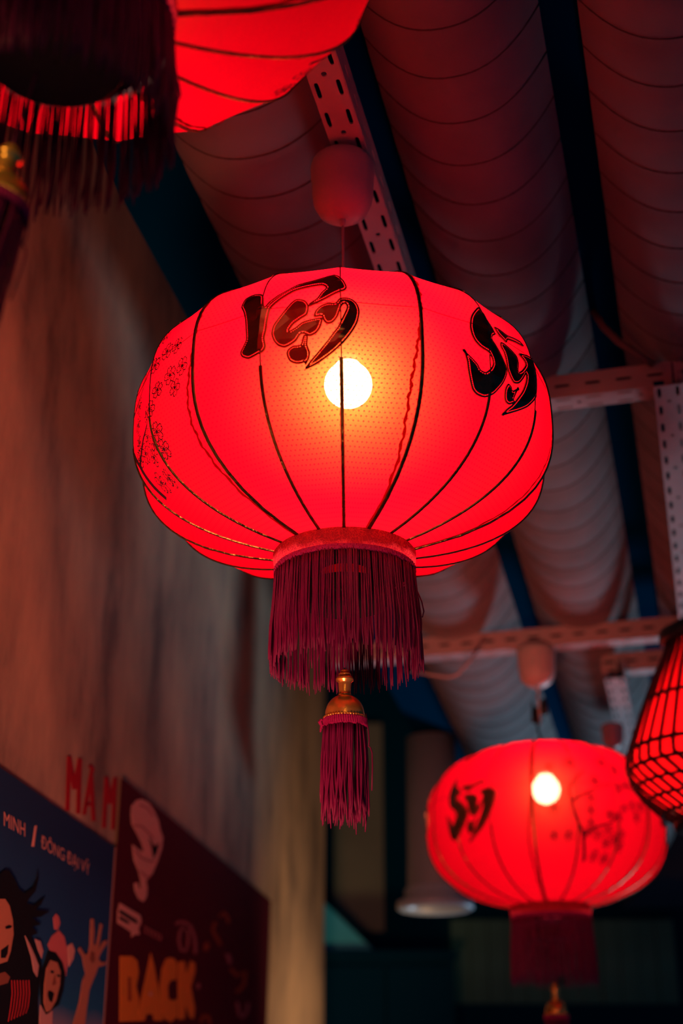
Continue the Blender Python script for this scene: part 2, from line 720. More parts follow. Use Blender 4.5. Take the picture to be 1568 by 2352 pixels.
# cherry blossom print, in arc metres around the middle of its cloth
def ribbon(mb, turn, pts, w, closed=False):
    pts = [Vector(p) for p in pts]
    n = len(pts)
    vs = []
    for i, p in enumerate(pts):
        a = pts[(i + 1) % n] if closed or i + 1 < n else p
        b = pts[i - 1] if closed or i > 0 else p
        t = (a - b).normalized()
        q = Vector((-t.y, t.x)) * w / 2
        for s in (p + q, p - q):
            vs.append(SP(s.x / LA + turn, max(-LH + 0.001, min(LH - 0.001, s.y)), 0.0010))
    m = n if closed else n - 1
    mb.add(vs, [(2 * i, 2 * i + 1, 2 * ((i + 1) % n) + 1, 2 * ((i + 1) % n)) for i in range(m)])


def flower_mesh(turn, c, r, rot):
    mb = MB()
    loop = []
    for k in range(5):
        a0 = rot + k * 2 * math.pi / 5
        for t, rr in ((-0.50, 0.42), (-0.42, 0.72), (-0.27, 0.95), (-0.10, 1.02), (0.0, 0.86), (0.10, 1.02), (0.27, 0.95), (0.42, 0.72)):
            a = a0 + t * 2 * math.pi / 5
            loop.append(c + Vector((math.cos(a), math.sin(a))) * r * rr)
    ribbon(mb, turn, loop, 0.0012, True)
    for k in range(10):
        a = rot + (k + 0.5) * 2 * math.pi / 10
        e = c + Vector((math.cos(a), math.sin(a))) * r * (0.48 if k % 2 else 0.36)
        ribbon(mb, turn, [c, c.lerp(e, 0.5), e], 0.0008)
        ribbon(mb, turn, [e - Vector((0.0007, 0)), e + Vector((0.0007, 0))], 0.0014)
    ribbon(mb, turn, [c - Vector((0.0014, 0)), c + Vector((0.0014, 0))], 0.0028)
    return mb.mesh('blossom', M['print'])


def blossom_print(root, turn):
    pr = empty('blossom_print', (0, 0, 0), root)
    rnd = random.Random(5)
    sc = 220 / 1176
    seen = [(570, 285), (450, 360), (330, 540), (640, 540), (480, 650), (540, 800), (345, 835), (275, 1080), (205, 1130), (320, 1510), (215, 1410), (435, 1560), (350, 1350), (180, 1610), (375, 1965), (485, 1915), (100, 1260), (110, 1480)]
    cs = []
    for x, y in seen:
        th, h = hit(300 + x * sc, 740 + y * sc)
        cs.append(Vector((th * LA, h)))
    for k in range(16):
        cs.append(Vector((math.radians(rnd.uniform(-92, -58)) * LA, rnd.uniform(-0.085, 0.075))))
    kept = []
    for c in cs:
        if all((c - k).length > 0.0125 for k in kept):
            kept.append(c)
            inst('blossom', flower_mesh(turn, c, rnd.uniform(0.0080, 0.0098), rnd.uniform(0, 6)), pr)

    def branch(pts, w0, w1):
        mb = MB()
        q = [Vector((math.radians(a) * LA, h)) for a, h in pts]
        pp, n = [], 6
        for i in range(len(q) - 1):
            for k in range(n):
                pp.append(q[i].lerp(q[i + 1], k / n))
        pp.append(q[-1])
        for i in range(len(pp) - 1):
            ribbon(mb, turn, [pp[i], pp[i].lerp(pp[i + 1], 1.08)], w0 + (w1 - w0) * i / len(pp))
        inst('branch', mb.mesh('branch', M['print']), pr)
    branch([(-76, -0.085), (-78, -0.05), (-82, -0.02), (-84, 0.02), (-76, 0.05)], 0.006, 0.002)
    branch([(-78, -0.05), (-70, -0.035), (-64, -0.03), (-60, -0.015)], 0.004, 0.0012)
    branch([(-83, 0.0), (-72, 0.02), (-62, 0.03)], 0.0035, 0.0012)


# ------------------------------------------------------------------ one lantern, built once
def make_lantern(loc):
    root = empty('palace_lantern', loc)
    # six cloths of three gores each
    me_list = []
    sub, rows = 8, 44
    for k in range(6):
        mb = MB()
        t0 = RIB0 + 20 + 60 * k
        cols = 3 * sub + 1
        uvs = []
        for j in range(rows + 1):
            h = -LH + 2 * LH * j / rows
            h = LH * math.sin(h / LH * math.pi / 2 * 0.999) * 0.6 + h * 0.4
            for i in range(cols):
                th = math.radians(t0 + 60 * i / (cols - 1))
                mb.v.append(tuple(SP(th, h)))
                uvs.append((th * LA, math.asin(max(-1, min(1, h / LB))) * 0.165))
        for j in range(rows):
            for i in range(cols - 1):
                a = j * cols + i
                mb.f.append((a, a + 1, a + cols + 1, a + cols))
        o = mb.build('cloth', M['fabric'], root, True)
        ul = o.data.uv_layers.new(name='UVMap')
        for lp in o.data.loops:
            ul.data[lp.index].uv = uvs[lp.vertex_index]
    # ribs: wire with taped sleeves; every third one carries the cloth seam
    hs = [-LH + 2 * LH * i / 40 for i in range(41)]

    def sleeve(mb, h0, h1, w):
        hh = [h0 + (h1 - h0) * i / 24 for i in range(25)]
        vs, fs = [], []
        for h in hh:
            r = LR(h)
            for s, off in ((-w, 0.0004), (-w * 0.6, 0.0014), (w * 0.6, 0.0014), (w, 0.0004)):
                nr, nz = LN(r, h)
                vs.append((s, -(r + off * nr), h + off * nz))
        for i in range(24):
            for k in range(3):
                a = i * 4 + k
                fs.append((a, a + 1, a + 5, a + 4))
        mb.add(vs, fs)
    wire = MB()
    wire.tube([(0, -LR(h) - 0.0001, h) for h in hs], 0.0006, 6)
    sl = MB()
    sleeve(sl, -LH, -0.028, 0.0017)
    sl3 = MB()
    sleeve(sl3, 0.082, LH, 0.0016)
    sl3_me = sl3.mesh('rib_sleeve', M['sleeve'])
    sl2 = MB()
    sleeve(sl2, -LH, LH, 0.0020)
    wire_me = wire.mesh('rib', M['rib'], True)
    sl_me, sl2_me = sl.mesh('rib_sleeve', M['sleeve']), sl2.mesh('rib_sleeve', M['sleeve'])
    hem = MB()
    vs, fs = [], []
    n = 110
    for i in range(n + 1):
        h = -LH + 2 * LH * i / n
        x = h / LH
        lat = 0.010 * math.exp(-((x + 0.45) / 0.42) ** 2) - 0.004 * max(0.0, x) ** 0.7 + 0.0007 * math.sin(i * 0.9) + 0.0005 * math.sin(i * 2.3 + 1)
        wd = 0.0014 + 0.0004 * math.sin(i * 1.7)
        r = LR(h) * 0.997 + 0.0008
        for s in (lat - wd, lat + wd):
            a = -s / max(r, 0.05)
            vs.append((math.sin(a) * r, -math.cos(a) * r, h))
    for i in range(n):
        fs.append((2 * i, 2 * i + 1, 2 * i + 3, 2 * i + 2))
    hem.add(vs, fs)
    hem_me = hem.mesh('seam_hem', M['hem'])
    for k in range(NR):
        ang = math.radians(RIB0 + 20 * k)
        seam = abs(((20 * k - 20) % 60)) < 0.01
        rb = inst('rib', wire_me, root)
        rb.rotation_euler.z = ang
        s_ = inst('rib_sleeve', sl2_me if seam else sl_me, rb)
        if not seam:
            inst('rib_sleeve', sl3_me, rb)
        if seam:
            hm = inst('seam_hem', hem_me, root)
            hm.rotation_euler.z = ang
    # thin horizontal hoop thread
    hp = MB()
    hp.tube([SP(math.radians(5 * i), 0.030, 0.0004) for i in range(73)], 0.0003, 4, False)
    hp.build('hoop_thread', M['hem'], root)
    # gold characters and blossom prints on the cloths
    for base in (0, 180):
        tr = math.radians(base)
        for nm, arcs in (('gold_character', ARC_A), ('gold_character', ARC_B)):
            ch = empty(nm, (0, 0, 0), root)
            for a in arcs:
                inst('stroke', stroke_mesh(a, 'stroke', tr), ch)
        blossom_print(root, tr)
    # bottom and top collars
    mb = MB().lathe([(0.0675, DZ - 0.1370), (0.0700, DZ - 0.1405), (0.0695, DZ - 0.1480), (0.0672, DZ - 0.1560)], 72)
    mb.build('bottom_collar', M['brocade'], root, True)
    mb = MB().lathe([(0.0680, LH - 0.0040), (0.0675, LH + 0.0030), (0.0655, LH + 0.0030), (0.0650, LH - 0.0040)], 64)
    mb.build('top_collar', M['brocade'], root, True)
    MB().lathe([(0.001, LH + 0.001), (0.0652, LH + 0.001), (0.0652, LH - 0.002), (0.001, LH - 0.002)], 48).build('top_light_block', M['black'], root)  # added unseen plate that keeps bulb light off the ceiling
    # black ring plate with its light hole, and the cup under it
    mb = MB().lathe([(0.0655, DZ - 0.1555), (0.0230, DZ - 0.1555), (0.0230, DZ - 0.1570), (0.0655, DZ - 0.1570)], 48)
    mb.build('ring_plate', M['black'], root)
    mb = MB().lathe([(0.001, DZ - 0.1720), (0.0395, DZ - 0.1720), (0.0420, DZ - 0.1735), (0.0420, DZ - 0.1900), (0.0400, DZ - 0.1915), (0.001, DZ - 0.1915)], 40)
    for k in range(3):
        a = k * 2.1 + 0.5
        mb.tube([(0.035 * math.cos(a), 0.035 * math.sin(a), DZ - 0.157), (0.037 * math.cos(a), 0.037 * math.sin(a), DZ - 0.173)], 0.0012, 5)
    mb.build('dark_cup', M['black'], root)
    # fringe: braid and hundreds of strands
    mb = MB()
    mb.lathe([(0.0660, DZ - 0.1545), (0.0684, DZ - 0.1550), (0.0688, DZ - 0.1575), (0.0684, DZ - 0.1600), (0.0662, DZ - 0.1602)], 72)
    for k in range(150):
        a = 2 * math.pi * k / 150
        mb.ball((0.0686 * math.cos(a), 0.0686 * math.sin(a), DZ - 0.1575 + 0.0013 * (-1) ** k), 0.0011, 5, 3)
    mb.build('fringe_braid', M['braid'], root)
    rnd = random.Random(11)
    mb = MB()
    ns = 370
    for k in range(ns):
        a = 2 * math.pi * (k + rnd.uniform(-0.6, 0.6)) / ns
        if rnd.random() < 0.10:
            continue
        ln = rnd.gauss(0.096, 0.004)
        if rnd.random() < 0.12:
            ln *= rnd.uniform(0.72, 0.95)
        r0 = 0.0672 + rnd.uniform(-0.001, 0.0012)
        fl = rnd.uniform(0.0015, 0.0050)
        da, ph, am = rnd.uniform(-0.03, 0.03), rnd.uniform(0, 6), rnd.uniform(0.0004, 0.0018)
        pts = []
        for i in range(9):
            t = i / 8
            r = r0 + fl * min(1, t * 1.6) + am * math.sin(ph + t * 5) * t
            aa = a + da * t + am * 13 * math.sin(ph * 2 + t * 9) * t ** 2.5
            pts.append((r * math.cos(aa), r * math.sin(aa), DZ - 0.1590 - ln * t))
        w = rnd.uniform(0.00060, 0.00100)
        mb.tube(pts, [w * 0.8] * 3 + [w] * 4 + [w * 1.15, w * 0.5], 5)
    # two stray strands that swing out
    mb.tube([(0.070, -0.004, DZ - 0.180), (0.0735, -0.004, DZ - 0.190), (0.0752, -0.004, DZ - 0.200), (0.0735, -0.004, DZ - 0.206), (0.0712, -0.004, DZ - 0.203)], 0.0007, 5)
    P(mb.build('fringe', M['fringe'], root, True), kind='stuff')
    # tassel: its own frame hangs from the hub
    HUB = DZ - 0.150
    tas = empty('tassel', (0, 0, HUB), root)
    tas.rotation_euler = (0, -TILT, 0)
    z = lambda h: h - HUB
    mb = MB().tube([(0, 0, z(DZ - 0.191)), (0, 0, z(DZ - 0.257))], 0.0010, 5)
    mb.tube([(0, 0, z(DZ - 0.150)), (0, 0, z(DZ - 0.1735))], 0.0010, 5)
    mb.build('tassel_cord', M['fringe'], tas)
    mb = MB().lathe([(0.0002, z(DZ - 0.2560)), (0.0030, z(DZ - 0.2565)), (0.0042, z(DZ - 0.2580)), (0.0036, z(DZ - 0.2592)), (0.0056, z(DZ - 0.2600)), (0.0062, z(DZ - 0.2615)), (0.0054, z(DZ - 0.2628)), (0.0074, z(DZ - 0.2636)), (0.0084, z(DZ - 0.2655)), (0.0082, z(DZ - 0.2672)), (0.0060, z(DZ - 0.2684)), (0.0060, z(DZ - 0.2700)), (0.0056, z(DZ - 0.2780)), (0.0060, z(DZ - 0.2805)), (0.0068, z(DZ - 0.2815)), (0.0002, z(DZ - 0.2818))], 32)
    mb.build('finial', M['gold'], tas, True)
    mb = MB()
    prof = [(0.0050, z(DZ - 0.2812))]
    for i in range(12):
        q = (i + 0.6) / 11.6 * math.pi / 2
        prof.append((0.0186 * math.sin(q) ** 0.85, z(DZ - 0.2812 - 0.0205 * (1 - math.cos(q)))))
    prof += [(0.0190, z(DZ - 0.3045)), (0.0150, z(DZ - 0.3050))]
    mb.lathe(prof, 40)
    mb.build('dome', M['gold'], tas, True)
    mb = MB()
    for k in range(44):
        a = 2 * math.pi * k / 44
        mb.ball((0.0194 * math.cos(a), 0.0194 * math.sin(a), z(DZ - 0.3035)), 0.0013, 6, 4)
    mb.build('beaded_rim', M['gold'], tas, True)
    mb = MB().lathe([(0.0170, z(DZ - 0.3048)), (0.0200, z(DZ - 0.3050)), (0.0206, z(DZ - 0.3085)), (0.0200, z(DZ - 0.3120)), (0.0170, z(DZ - 0.3122))], 40)
    for k in range(60):
        a = 2 * math.pi * k / 60
        mb.tube([(0.0206 * math.cos(a), 0.0206 * math.sin(a), z(DZ - 0.3050)), (0.0206 * math.cos(a + 0.05), 0.0206 * math.sin(a + 0.05), z(DZ - 0.3120))], 0.0007, 4)
    mb.tube([(-0.0215, -0.006, z(DZ - 0.306)), (-0.0232, -0.006, z(DZ - 0.3085)), (-0.0215, -0.006, z(DZ - 0.312)), (-0.0225, -0.006, z(DZ - 0.318))], [0.0014, 0.0018, 0.0014, 0.0008], 5)
    mb.build('skirt_braid', M['braid'], tas)
    mb = MB()
    for k in range(120):
        a = 2 * math.pi * (k + rnd.uniform(-0.6, 0.6)) / 120
        ln = rnd.gauss(0.086, 0.004)
        if rnd.random() < 0.15:
            ln *= rnd.uniform(0.75, 0.95)
        r0 = rnd.uniform(0.0165, 0.0200) if rnd.random() < 0.75 else rnd.uniform(0.004, 0.015)
        ph, am = rnd.uniform(0, 6), rnd.uniform(0.0004, 0.0020)
        pts = []
        for i in range(9):
            t = i / 8
            r = r0 * (1 + 0.10 * min(1, 2 * t)) + am * math.sin(ph + 5 * t) * t
            aa = a + 0.12 * math.sin(ph * 2 + 4 * t) * t
            pts.append((r * math.cos(aa), r * math.sin(aa), z(DZ - 0.3110 - ln * t)))
        w = rnd.uniform(0.0007, 0.0011)
        mb.tube(pts, [w * 0.8] * 3 + [w] * 4 + [w * 1.15, w * 0.5], 5)
    mb.tube([(0.0195, -0.004, z(DZ - 0.300)), (0.0215, -0.004, z(DZ - 0.315)), (0.0225, -0.004, z(DZ - 0.325)), (0.0218, -0.004, z(DZ - 0.331)), (0.0235, -0.004, z(DZ - 0.332)), (0.0250, -0.004, z(DZ - 0.337)), (0.0252, -0.004, z(DZ - 0.350)), (0.0245, -0.004, z(DZ - 0.372))], 0.0007, 5)
    P(mb.build('tassel_strands', M['fringe'], tas, True), kind='stuff')
    # bulb and socket, hung inside
    bp = at(800, 884, 1.390) - Vector(loc)
    mb = MB().lathe([(max(0.0002, 0.0235 * math.sin(math.pi * i / 20)), -0.0235 * math.cos(math.pi * i / 20)) for i in range(17)] + [(0.0120, 0.0225), (0.0002, 0.0262)], 36, bp)
    mb.build('bulb', M['bulb1'], root, True)
    mb = MB().lathe([(0.0002, 0.0264), (0.0150, 0.0264), (0.0170, 0.0300), (0.0170, 0.0560), (0.0100, 0.0620), (0.0002, 0.0622)], 20, bp)
    top = Vector((0, 0, 0.185))
    mb.tube([bp + Vector((0, 0, 0.06)), bp.lerp(top, 0.55) + Vector((0, -0.01, 0.015)), top], 0.0022, 6)
    mb.build('socket', M['black'], root, True)
    return root


G_L = 'red silk palace lanterns'
L1 = make_lantern(main_loc)
L1.rotation_euler = (0, TILT, 0)
P(L1, 'large red lantern in the middle with a bright orange bulb glow', 'lantern', G_L)


def recolour_bulb(root, mat):
    for c in kids(root):
        if c.name.startswith('bulb'):
            c.material_slots[0].link = 'OBJECT'
            c.material_slots[0].material = mat
        if c.name.startswith('cloth'):
            c.material_slots[0].link = 'OBJECT'
            c.material_slots[0].material = M['fabric_soft']


L2 = copy_tree(L1)
L2.location = at(1253, 1899, 2.60)
L2.scale.z = 1.07
L2.rotation_euler = (0, 0, math.radians(-93))
P(L2, 'smaller blurred red lantern at the lower right, behind the wicker one', 'lantern', G_L)
for c in kids(L2):
    if c.name.startswith(('bulb', 'socket')):
        # the bulb sits low behind the front cloth, turned with the photo
        c.rotation_euler.z = math.radians(93)
        c.location = (0.0015, -0.0119, 0.026)
recolour_bulb(L2, M['bulb2'])

L3 = copy_tree(L1)
L3.location = at(138, 32, 1.06) + Vector((0, 0, 0.1390))
L3.scale = (1.15, 1.15, 1.0)
L3.rotation_euler = (0, 0, math.radians(19))
P(L3, 'near red lantern cut off by the top left corner, seen from right below', 'lantern', G_L)
recolour_bulb(L3, M['bulb3'])
for c in kids(L3):
    if c.name.startswith(('bulb', 'socket')):
        c.rotation_euler.z = math.radians(150)
    if c.name.startswith('tassel'):
        c.location.x = -0.004
        c.location.z -= 0.013
        c.rotation_euler = (0, math.radians(8), 0)

# ------------------------------------------------------------------ wicker lantern at the right edge
WK = at(1640, 1745, 2.20)
wk = P(empty('wicker_lantern', WK), 'pear-shaped red lantern in a dark wicker cage at the right edge', 'lantern')
WP = [(0.050, 0.185), (0.060, 0.160), (0.078, 0.125), (0.096, 0.085), (0.112, 0.045), (0.125, 0.010), (0.1275, -0.010), (0.122, -0.032), (0.108, -0.054), (0.086, -0.076), (0.060, -0.092)]
mb = MB().lathe([(r - 0.004, z) for r, z in WP], 48)
WF = thin_mat('red_liner', (0.85, 0.004, 0.010), (0.4, 0.004, 0.01), 0.25)
mb.build('liner', WF, wk, True)
WD = plain('dark_wicker', (0.035, 0.006, 0.012), 0.6)
upper = MB().tube([(r, 0, z) for r, z in WP[:7]], 0.0030, 6)
up_me = upper.mesh('upright', WD, True)
low = MB()
pts = []
for i, (r, z) in enumerate(WP[6:]):
    a = 0.16 * i
    pts.append((r * math.cos(a), r * math.sin(a), z))
low.tube(pts, 0.0030, 6)
low_me = low.mesh('slanted_cane', WD, True)
for k in range(36):
    o = inst('upright', up_me, wk)
    o.rotation_euler.z = 2 * math.pi * k / 36
    o = inst('slanted_cane', low_me, wk)
    o.rotation_euler.z = 2 * math.pi * k / 36
for (R, z, r) in ((0.0945, 0.088, 0.003), (0.124, 0.012, 0.0034), (0.1265, -0.016, 0.003), (0.118, -0.040, 0.0026), (0.102, -0.060, 0.0026), (0.082, -0.079, 0.0026)):
    MB().ring(R, z, r, 48, 6).build('hoop', WD, wk, True)
MB().lathe([(0.050, -0.086), (0.066, -0.086), (0.068, -0.094), (0.066, -0.102), (0.050, -0.102)], 40).build('bottom_rim', M['black'], wk, True)
MB().lathe([(0.001, 0.215), (0.040, 0.213), (0.062, 0.200), (0.064, 0.186), (0.056, 0.182), (0.001, 0.184)], 40).build('top_cap', M['black'], wk, True)
MB().ball((0, 0, 0.0), 0.022, 14, 8).build('bulb', emitter('wicker_bulb', (1, 0.6, 0.35), 90), wk, True)
MB().tube([(0, 0, 0.02), (0, 0, 0.215)], 0.004, 6).build('stem', M['black'], wk)

# ------------------------------------------------------------------ sloped ceiling: swagged cloth between navy joists
RUN = ray(1750, 3150)                                           # the way the bays run, down and away
LAT = Vector((math.cos(math.radians(12.5)), -math.sin(math.radians(12.5)), 0))
NRM = LAT.cross(RUN).normalized()
if NRM.z < 0:
    NRM = -NRM
LAT = RUN.cross(NRM).normalized()
if LAT.x < 0:
    LAT = -LAT


def z_on_axis(loc, py):
    y = -(py - 1176) / F
    return 1.6 + loc.y * (math.sin(PITCH) + y * math.cos(PITCH)) / (math.cos(PITCH) - y * math.sin(PITCH))


cup_top = Vector((main_loc.x, main_loc.y, z_on_axis(main_loc, 370)))
RAIL0 = cup_top + NRM * 0.004
CEIL0 = RAIL0 + NRM * 0.085


def rail_pt(px, py):
    return on_plane(px, py, RAIL0, NRM)


def ceil_pt(px, py):
    return on_plane(px, py, CEIL0, NRM)


def lat_of(p):
    return (p - CEIL0).dot(LAT)


def run_of(p):
    return (p - CEIL0).dot(RUN)


g0 = lat_of(ceil_pt(613, 800))
g1 = lat_of(ceil_pt(1020, 820))
g2 = lat_of(ceil_pt(1398, 800))
bay = (g2 - g1)
g3 = g2 + bay * 1.05
S0, S1 = -1.0, 2.75
ceiling = P(empty('ceiling', CEIL0), kind='structure')


def bay_panel(l0, l1, sag):
    mb = MB()
    nt, pitch = 20, 0.066
    ns = int((S1 - S0) / pitch * 6)
    w = l1 - l0

    def prof(t):
        return -sag * (1 - abs(t) ** 2.3) + 0.018

    def pt(s, t, extra=0.0):
        ph = ((s - S0) / pitch) % 1.0
        bulge = -0.0035 * math.sin(math.pi * ph) ** 0.7
        return LAT * (l0 + w * (t + 1) / 2) + RUN * (s + 0.012 * (1 - t * t)) + NRM * (prof(t) + bulge + extra)
    for i in range(ns + 1):
        s = S0 + (S1 - S0) * i / ns
        for j in range(nt + 1):
            mb.v.append(tuple(pt(s, -1 + 2 * j / nt)))
    for i in range(ns):
        for j in range(nt):
            a = i * (nt + 1) + j
            mb.f.append((a, a + 1, a + nt + 2, a + nt + 1))
    o = mb.build('cloth_panel', M['panel'], ceiling, True)
    sm = MB().tube([pt(S0, -1 + 2 * j / 16, -0.0012) for j in range(17)], 0.0011, 5)
    me = sm.mesh('seam', M['thread'], True)
    for k in range(1, int((S1 - S0) / pitch)):
        q = inst('seam', me, o)
        q.location = RUN * (pitch * k)
    return o


bay_panel(g0, g1 - 0.018, 0.075)
bay_panel(g1 + 0.018, g2 - 0.020, 0.075)
bay_panel(g2 + 0.020, g3 - 0.02, 0.075)
bay_panel(g3 + 0.02, g3 + bay, 0.075)
for g, w in ((g0 - 0.05, 0.05), (g1, 0.035), (g2, 0.035), (g3, 0.035)):
    MB().box(LAT * g + RUN * (S0 + S1) / 2 + NRM * 0.058, LAT * w, RUN * (S1 - S0) / 2, NRM * 0.035).build('joist', M['joist'], ceiling)

roof = MB().box((0.4, 2.2, 3.42), (2.6, 0, 0), (0, 3.6, -0.30), (0, 0.0, 0.03))
P(roof.build('ceiling_deck', plain('dark_roof_deck', (0.002, 0.018, 0.032), 0.9, 0, 0.0)), kind='structure')

# ------------------------------------------------------------------ slotted steel rails
def holed(mb, o, ax, ay, l, w, hl, hw, power=0.5):
    """rectangle l x w with a rounded slot hl x hw"""
    n = 16
    vs, fs = [], []
    for k in range(n):
        a = 2 * math.pi * k / n
        c, s = math.cos(a), math.sin(a)
        m = max(abs(c), abs(s))
        vs.append(o + ax * (c / m * l / 2) + ay * (s / m * w / 2))
    for k in range(n):
        a = 2 * math.pi * k / n
        c, s = math.cos(a), math.sin(a)
        vs.append(o + ax * (math.copysign(abs(c) ** power, c) * hl / 2) + ay * (math.copysign(abs(s) ** power, s) * hw / 2))
    for k in range(n):
        j = (k + 1) % n
        fs.append((k, j, n + j, n + k))
    mb.add(vs, fs)


def slotted_rail(label, p0, p1, wide, tall, group='slotted steel rails', w1=0.037, w2=0.037, single=False):
    """L-shaped angle from p0 to p1: one leg lies along `wide`, the other along `tall`"""
    p0, p1 = Vector(p0), Vector(p1)
    ax = (p1 - p0).normalized()
    ln = (p1 - p0).length
    pitch, sl = 0.042, 0.030
    n = int(ln / pitch)
    wide, tall = Vector(wide).normalized(), Vector(tall).normalized()
    root = P(empty('slotted_rail', p0), label, 'rail', group)
    Z = Vector((0, 0, 0))
    legs = []
    a = MB()
    cols = (w1 * 0.36, w1 * 0.28, w1 * 0.36)
    for k in range(n):
        s = k * pitch
        y = 0.0
        for c, cw in enumerate(cols):
            ctr = Z + ax * (s + sl / 2) + wide * (y + cw / 2)
            if c == 1:
                a.add([ctr + ax * i * sl / 2 + wide * j * cw / 2 for i, j in ((-1, -1), (1, -1), (1, 1), (-1, 1))], [(0, 1, 2, 3)])
            else:
                holed(a, ctr, ax, wide, sl, cw, 0.022, 0.0048)
            ctr = Z + ax * (s + sl + (pitch - sl) / 2) + wide * (y + cw / 2)
            g = pitch - sl
            if c == 1 and k % 2 == 0:
                holed(a, ctr, ax, wide, g, cw, 0.0062, 0.0062, 1.0)
            else:
                a.add([ctr + ax * i * g / 2 + wide * j * cw / 2 for i, j in ((-1, -1), (1, -1), (1, 1), (-1, 1))], [(0, 1, 2, 3)])
            y += cw
    b = MB()
    for k in range(n):
        s = k * pitch
        ctr = Z + ax * (s + sl / 2) + wide * w1 + tall * w2 / 2
        holed(b, ctr, ax, tall, sl, w2, 0.022, 0.0055)
        g = pitch - sl
        ctr = Z + ax * (s + sl + g / 2) + wide * w1 + tall * w2 / 2
        b.add([ctr + ax * i * g / 2 + tall * j * w2 / 2 for i, j in ((-1, -1), (1, -1), (1, 1), (-1, 1))], [(0, 1, 2, 3)])
    for nm, m_ in (('slotted_flange', a), ('slotted_web', b)):
        o = m_.build(nm, M['rail'], root)
        sm = o.modifiers.new('thickness', 'SOLIDIFY')
        sm.thickness = 0.0018
        sm.offset = 0
    # dark strips added inside the angle to put shade behind the slots
    MB().box(ax * ln / 2 + wide * (w1 - 0.010) + tall * (w2 / 2 + 0.003), ax * ln / 2, wide * 0.001, tall * (w2 / 2 - 0.004)).build('web_shade_strip', M['joist'], root)
    MB().box(ax * ln / 2 + wide * w1 * 0.19 + tall * 0.007, ax * ln / 2, wide * w1 * 0.19, tall * 0.001).build('flange_shade_strip', M['joist'], root)
    return root


# rail along the first gap, above the main lantern's rose
ra = rail_pt(748, 300)
slotted_rail('slotted rail running lengthwise above the nearest white ceiling rose', ra - RUN * 0.45 , ra + RUN * 0.70, LAT, NRM)
# cross rail beside the main lantern, its tall leg towards the camera
c1 = rail_pt(1300, 940)
FWD = Vector((LAT.y, -LAT.x, 0)).normalized()
BACK = Vector((-LAT.y, LAT.x, 0)).normalized()
slotted_rail('cross rail that meets the right side of the middle lantern', c1 - LAT * 0.10, c1 + LAT * 0.45, -BACK, NRM)
c2 = rail_pt(1240, 1498)
slotted_rail('cross rail that carries the rose of the small blurred lantern', c2 - LAT * 0.40, c2 + LAT * 0.62, -BACK, NRM)
c3 = on_plane(1500, 888, RAIL0 - NRM * 0.040, NRM)
slotted_rail('slotted rail running away at the right edge, between the two cross rails', c3, c3 + RUN * 1.0, LAT, NRM)
c4 = rail_pt(1385, 1556)
slotted_rail('short far cross rail above the small far ceiling rose', c4, c4 + LAT * 0.36, -BACK, NRM)
c5 = on_plane(1388, 1560, RAIL0 - NRM * 0.040, NRM)
slotted_rail('short rail running away from the far cross rail', c5, c5 + RUN * 0.42, LAT, NRM)


# ------------------------------------------------------------------ ceiling roses with their cords
def rose(loc_top, scale, drop, label, plugs=False):
    root = P(empty('ceiling_rose', loc_top), label, 'ceiling rose', 'white ceiling roses')
    s = scale
    MB().lathe([(0.0005, 0.0), (0.0300 * s, 0.0), (0.0345 * s, -0.0048 * s), (0.0358 * s, -0.0112 * s), (0.0350 * s, -0.0240 * s), (0.0338 * s, -0.0360 * s), (0.0335 * s, -0.0464 * s), (0.0318 * s, -0.0576 * s), (0.0265 * s, -0.0688 * s), (0.0170 * s, -0.0760 * s), (0.0060 * s, -0.0788 * s), (0.0005, -0.0792 * s)], 40).build('cup', M['white_plastic'], root, True)
    MB().lathe([(0.0022, -0.0768 * s), (0.0032, -0.0792 * s), (0.0030, -0.0856 * s), (0.0012, -0.0864 * s)], 12).build('strain_relief', M['white_plastic'], root, True)
    MB().tube([(0, 0, -0.08 * s), (0.0006, 0, -0.5 * (drop + 0.1 * s)), (0, 0, -drop)], 0.0013 if not plugs else 0.0022, 6).build('cord', M['cord'], root, True)
    if plugs:
        for x, z in ((-0.008, -drop + 0.020), (0.010, -drop + 0.035)):
            MB().lathe([(0.0005, 0.013), (0.0050, 0.012), (0.0068, 0.004), (0.0072, -0.016), (0.0040, -0.018), (0.0005, -0.018)], 12, (x, 0, z)).build('wire_connector', M['black'], root, True)
    return root


rose(cup_top, 1.0, cup_top.z - main_loc.z - 0.186, 'white ceiling rose right above the large middle lantern')
t2 = Vector((L2.location.x, L2.location.y, z_on_axis(L2.location, 1486)))
rose(t2, 1.0, t2.z - L2.location.z - 0.186, 'white ceiling rose on the cross rail above the small blurred lantern', True)
t3 = at(1405, 1664, 2.86)
rose(t3, 0.62, 0.12, 'small far white rose below the short far rail')

# loose cables
def cable(label, pts, r, mat):
    o = MB().tube(pts, r, 6).build('cable', mat, None, True)
    P(o, label, 'cable')
    return o


cable('thin slack cable looping under the cross rail by the middle lantern fringe', [at(1100, 1488, 2.60), at(1078, 1520, 2.58), at(1050, 1550, 2.57), at(1030, 1556, 2.57), at(990, 1550, 2.58), at(930, 1538, 2.60)], 0.0028, M['rail'])
cable('thick dark cable dropping from the roof onto the right cross rail', [at(1362, 715, 2.02), at(1385, 750, 2.00), at(1420, 785, 1.99), at(1460, 812, 1.985), at(1500, 838, 1.99)], 0.0055, plain('dark_red_cable', (0.10, 0.05, 0.05), 0.6))

# ------------------------------------------------------------------ left wall
YAW = math.radians(7.9)
WD_ = Vector((math.sin(YAW), math.cos(YAW), 0))
WN = Vector((math.cos(YAW), -math.sin(YAW), 0))
WL = 0.60
W0 = -WN * WL


def wall_pt(px, py):
    return on_plane(px, py, W0, WN)


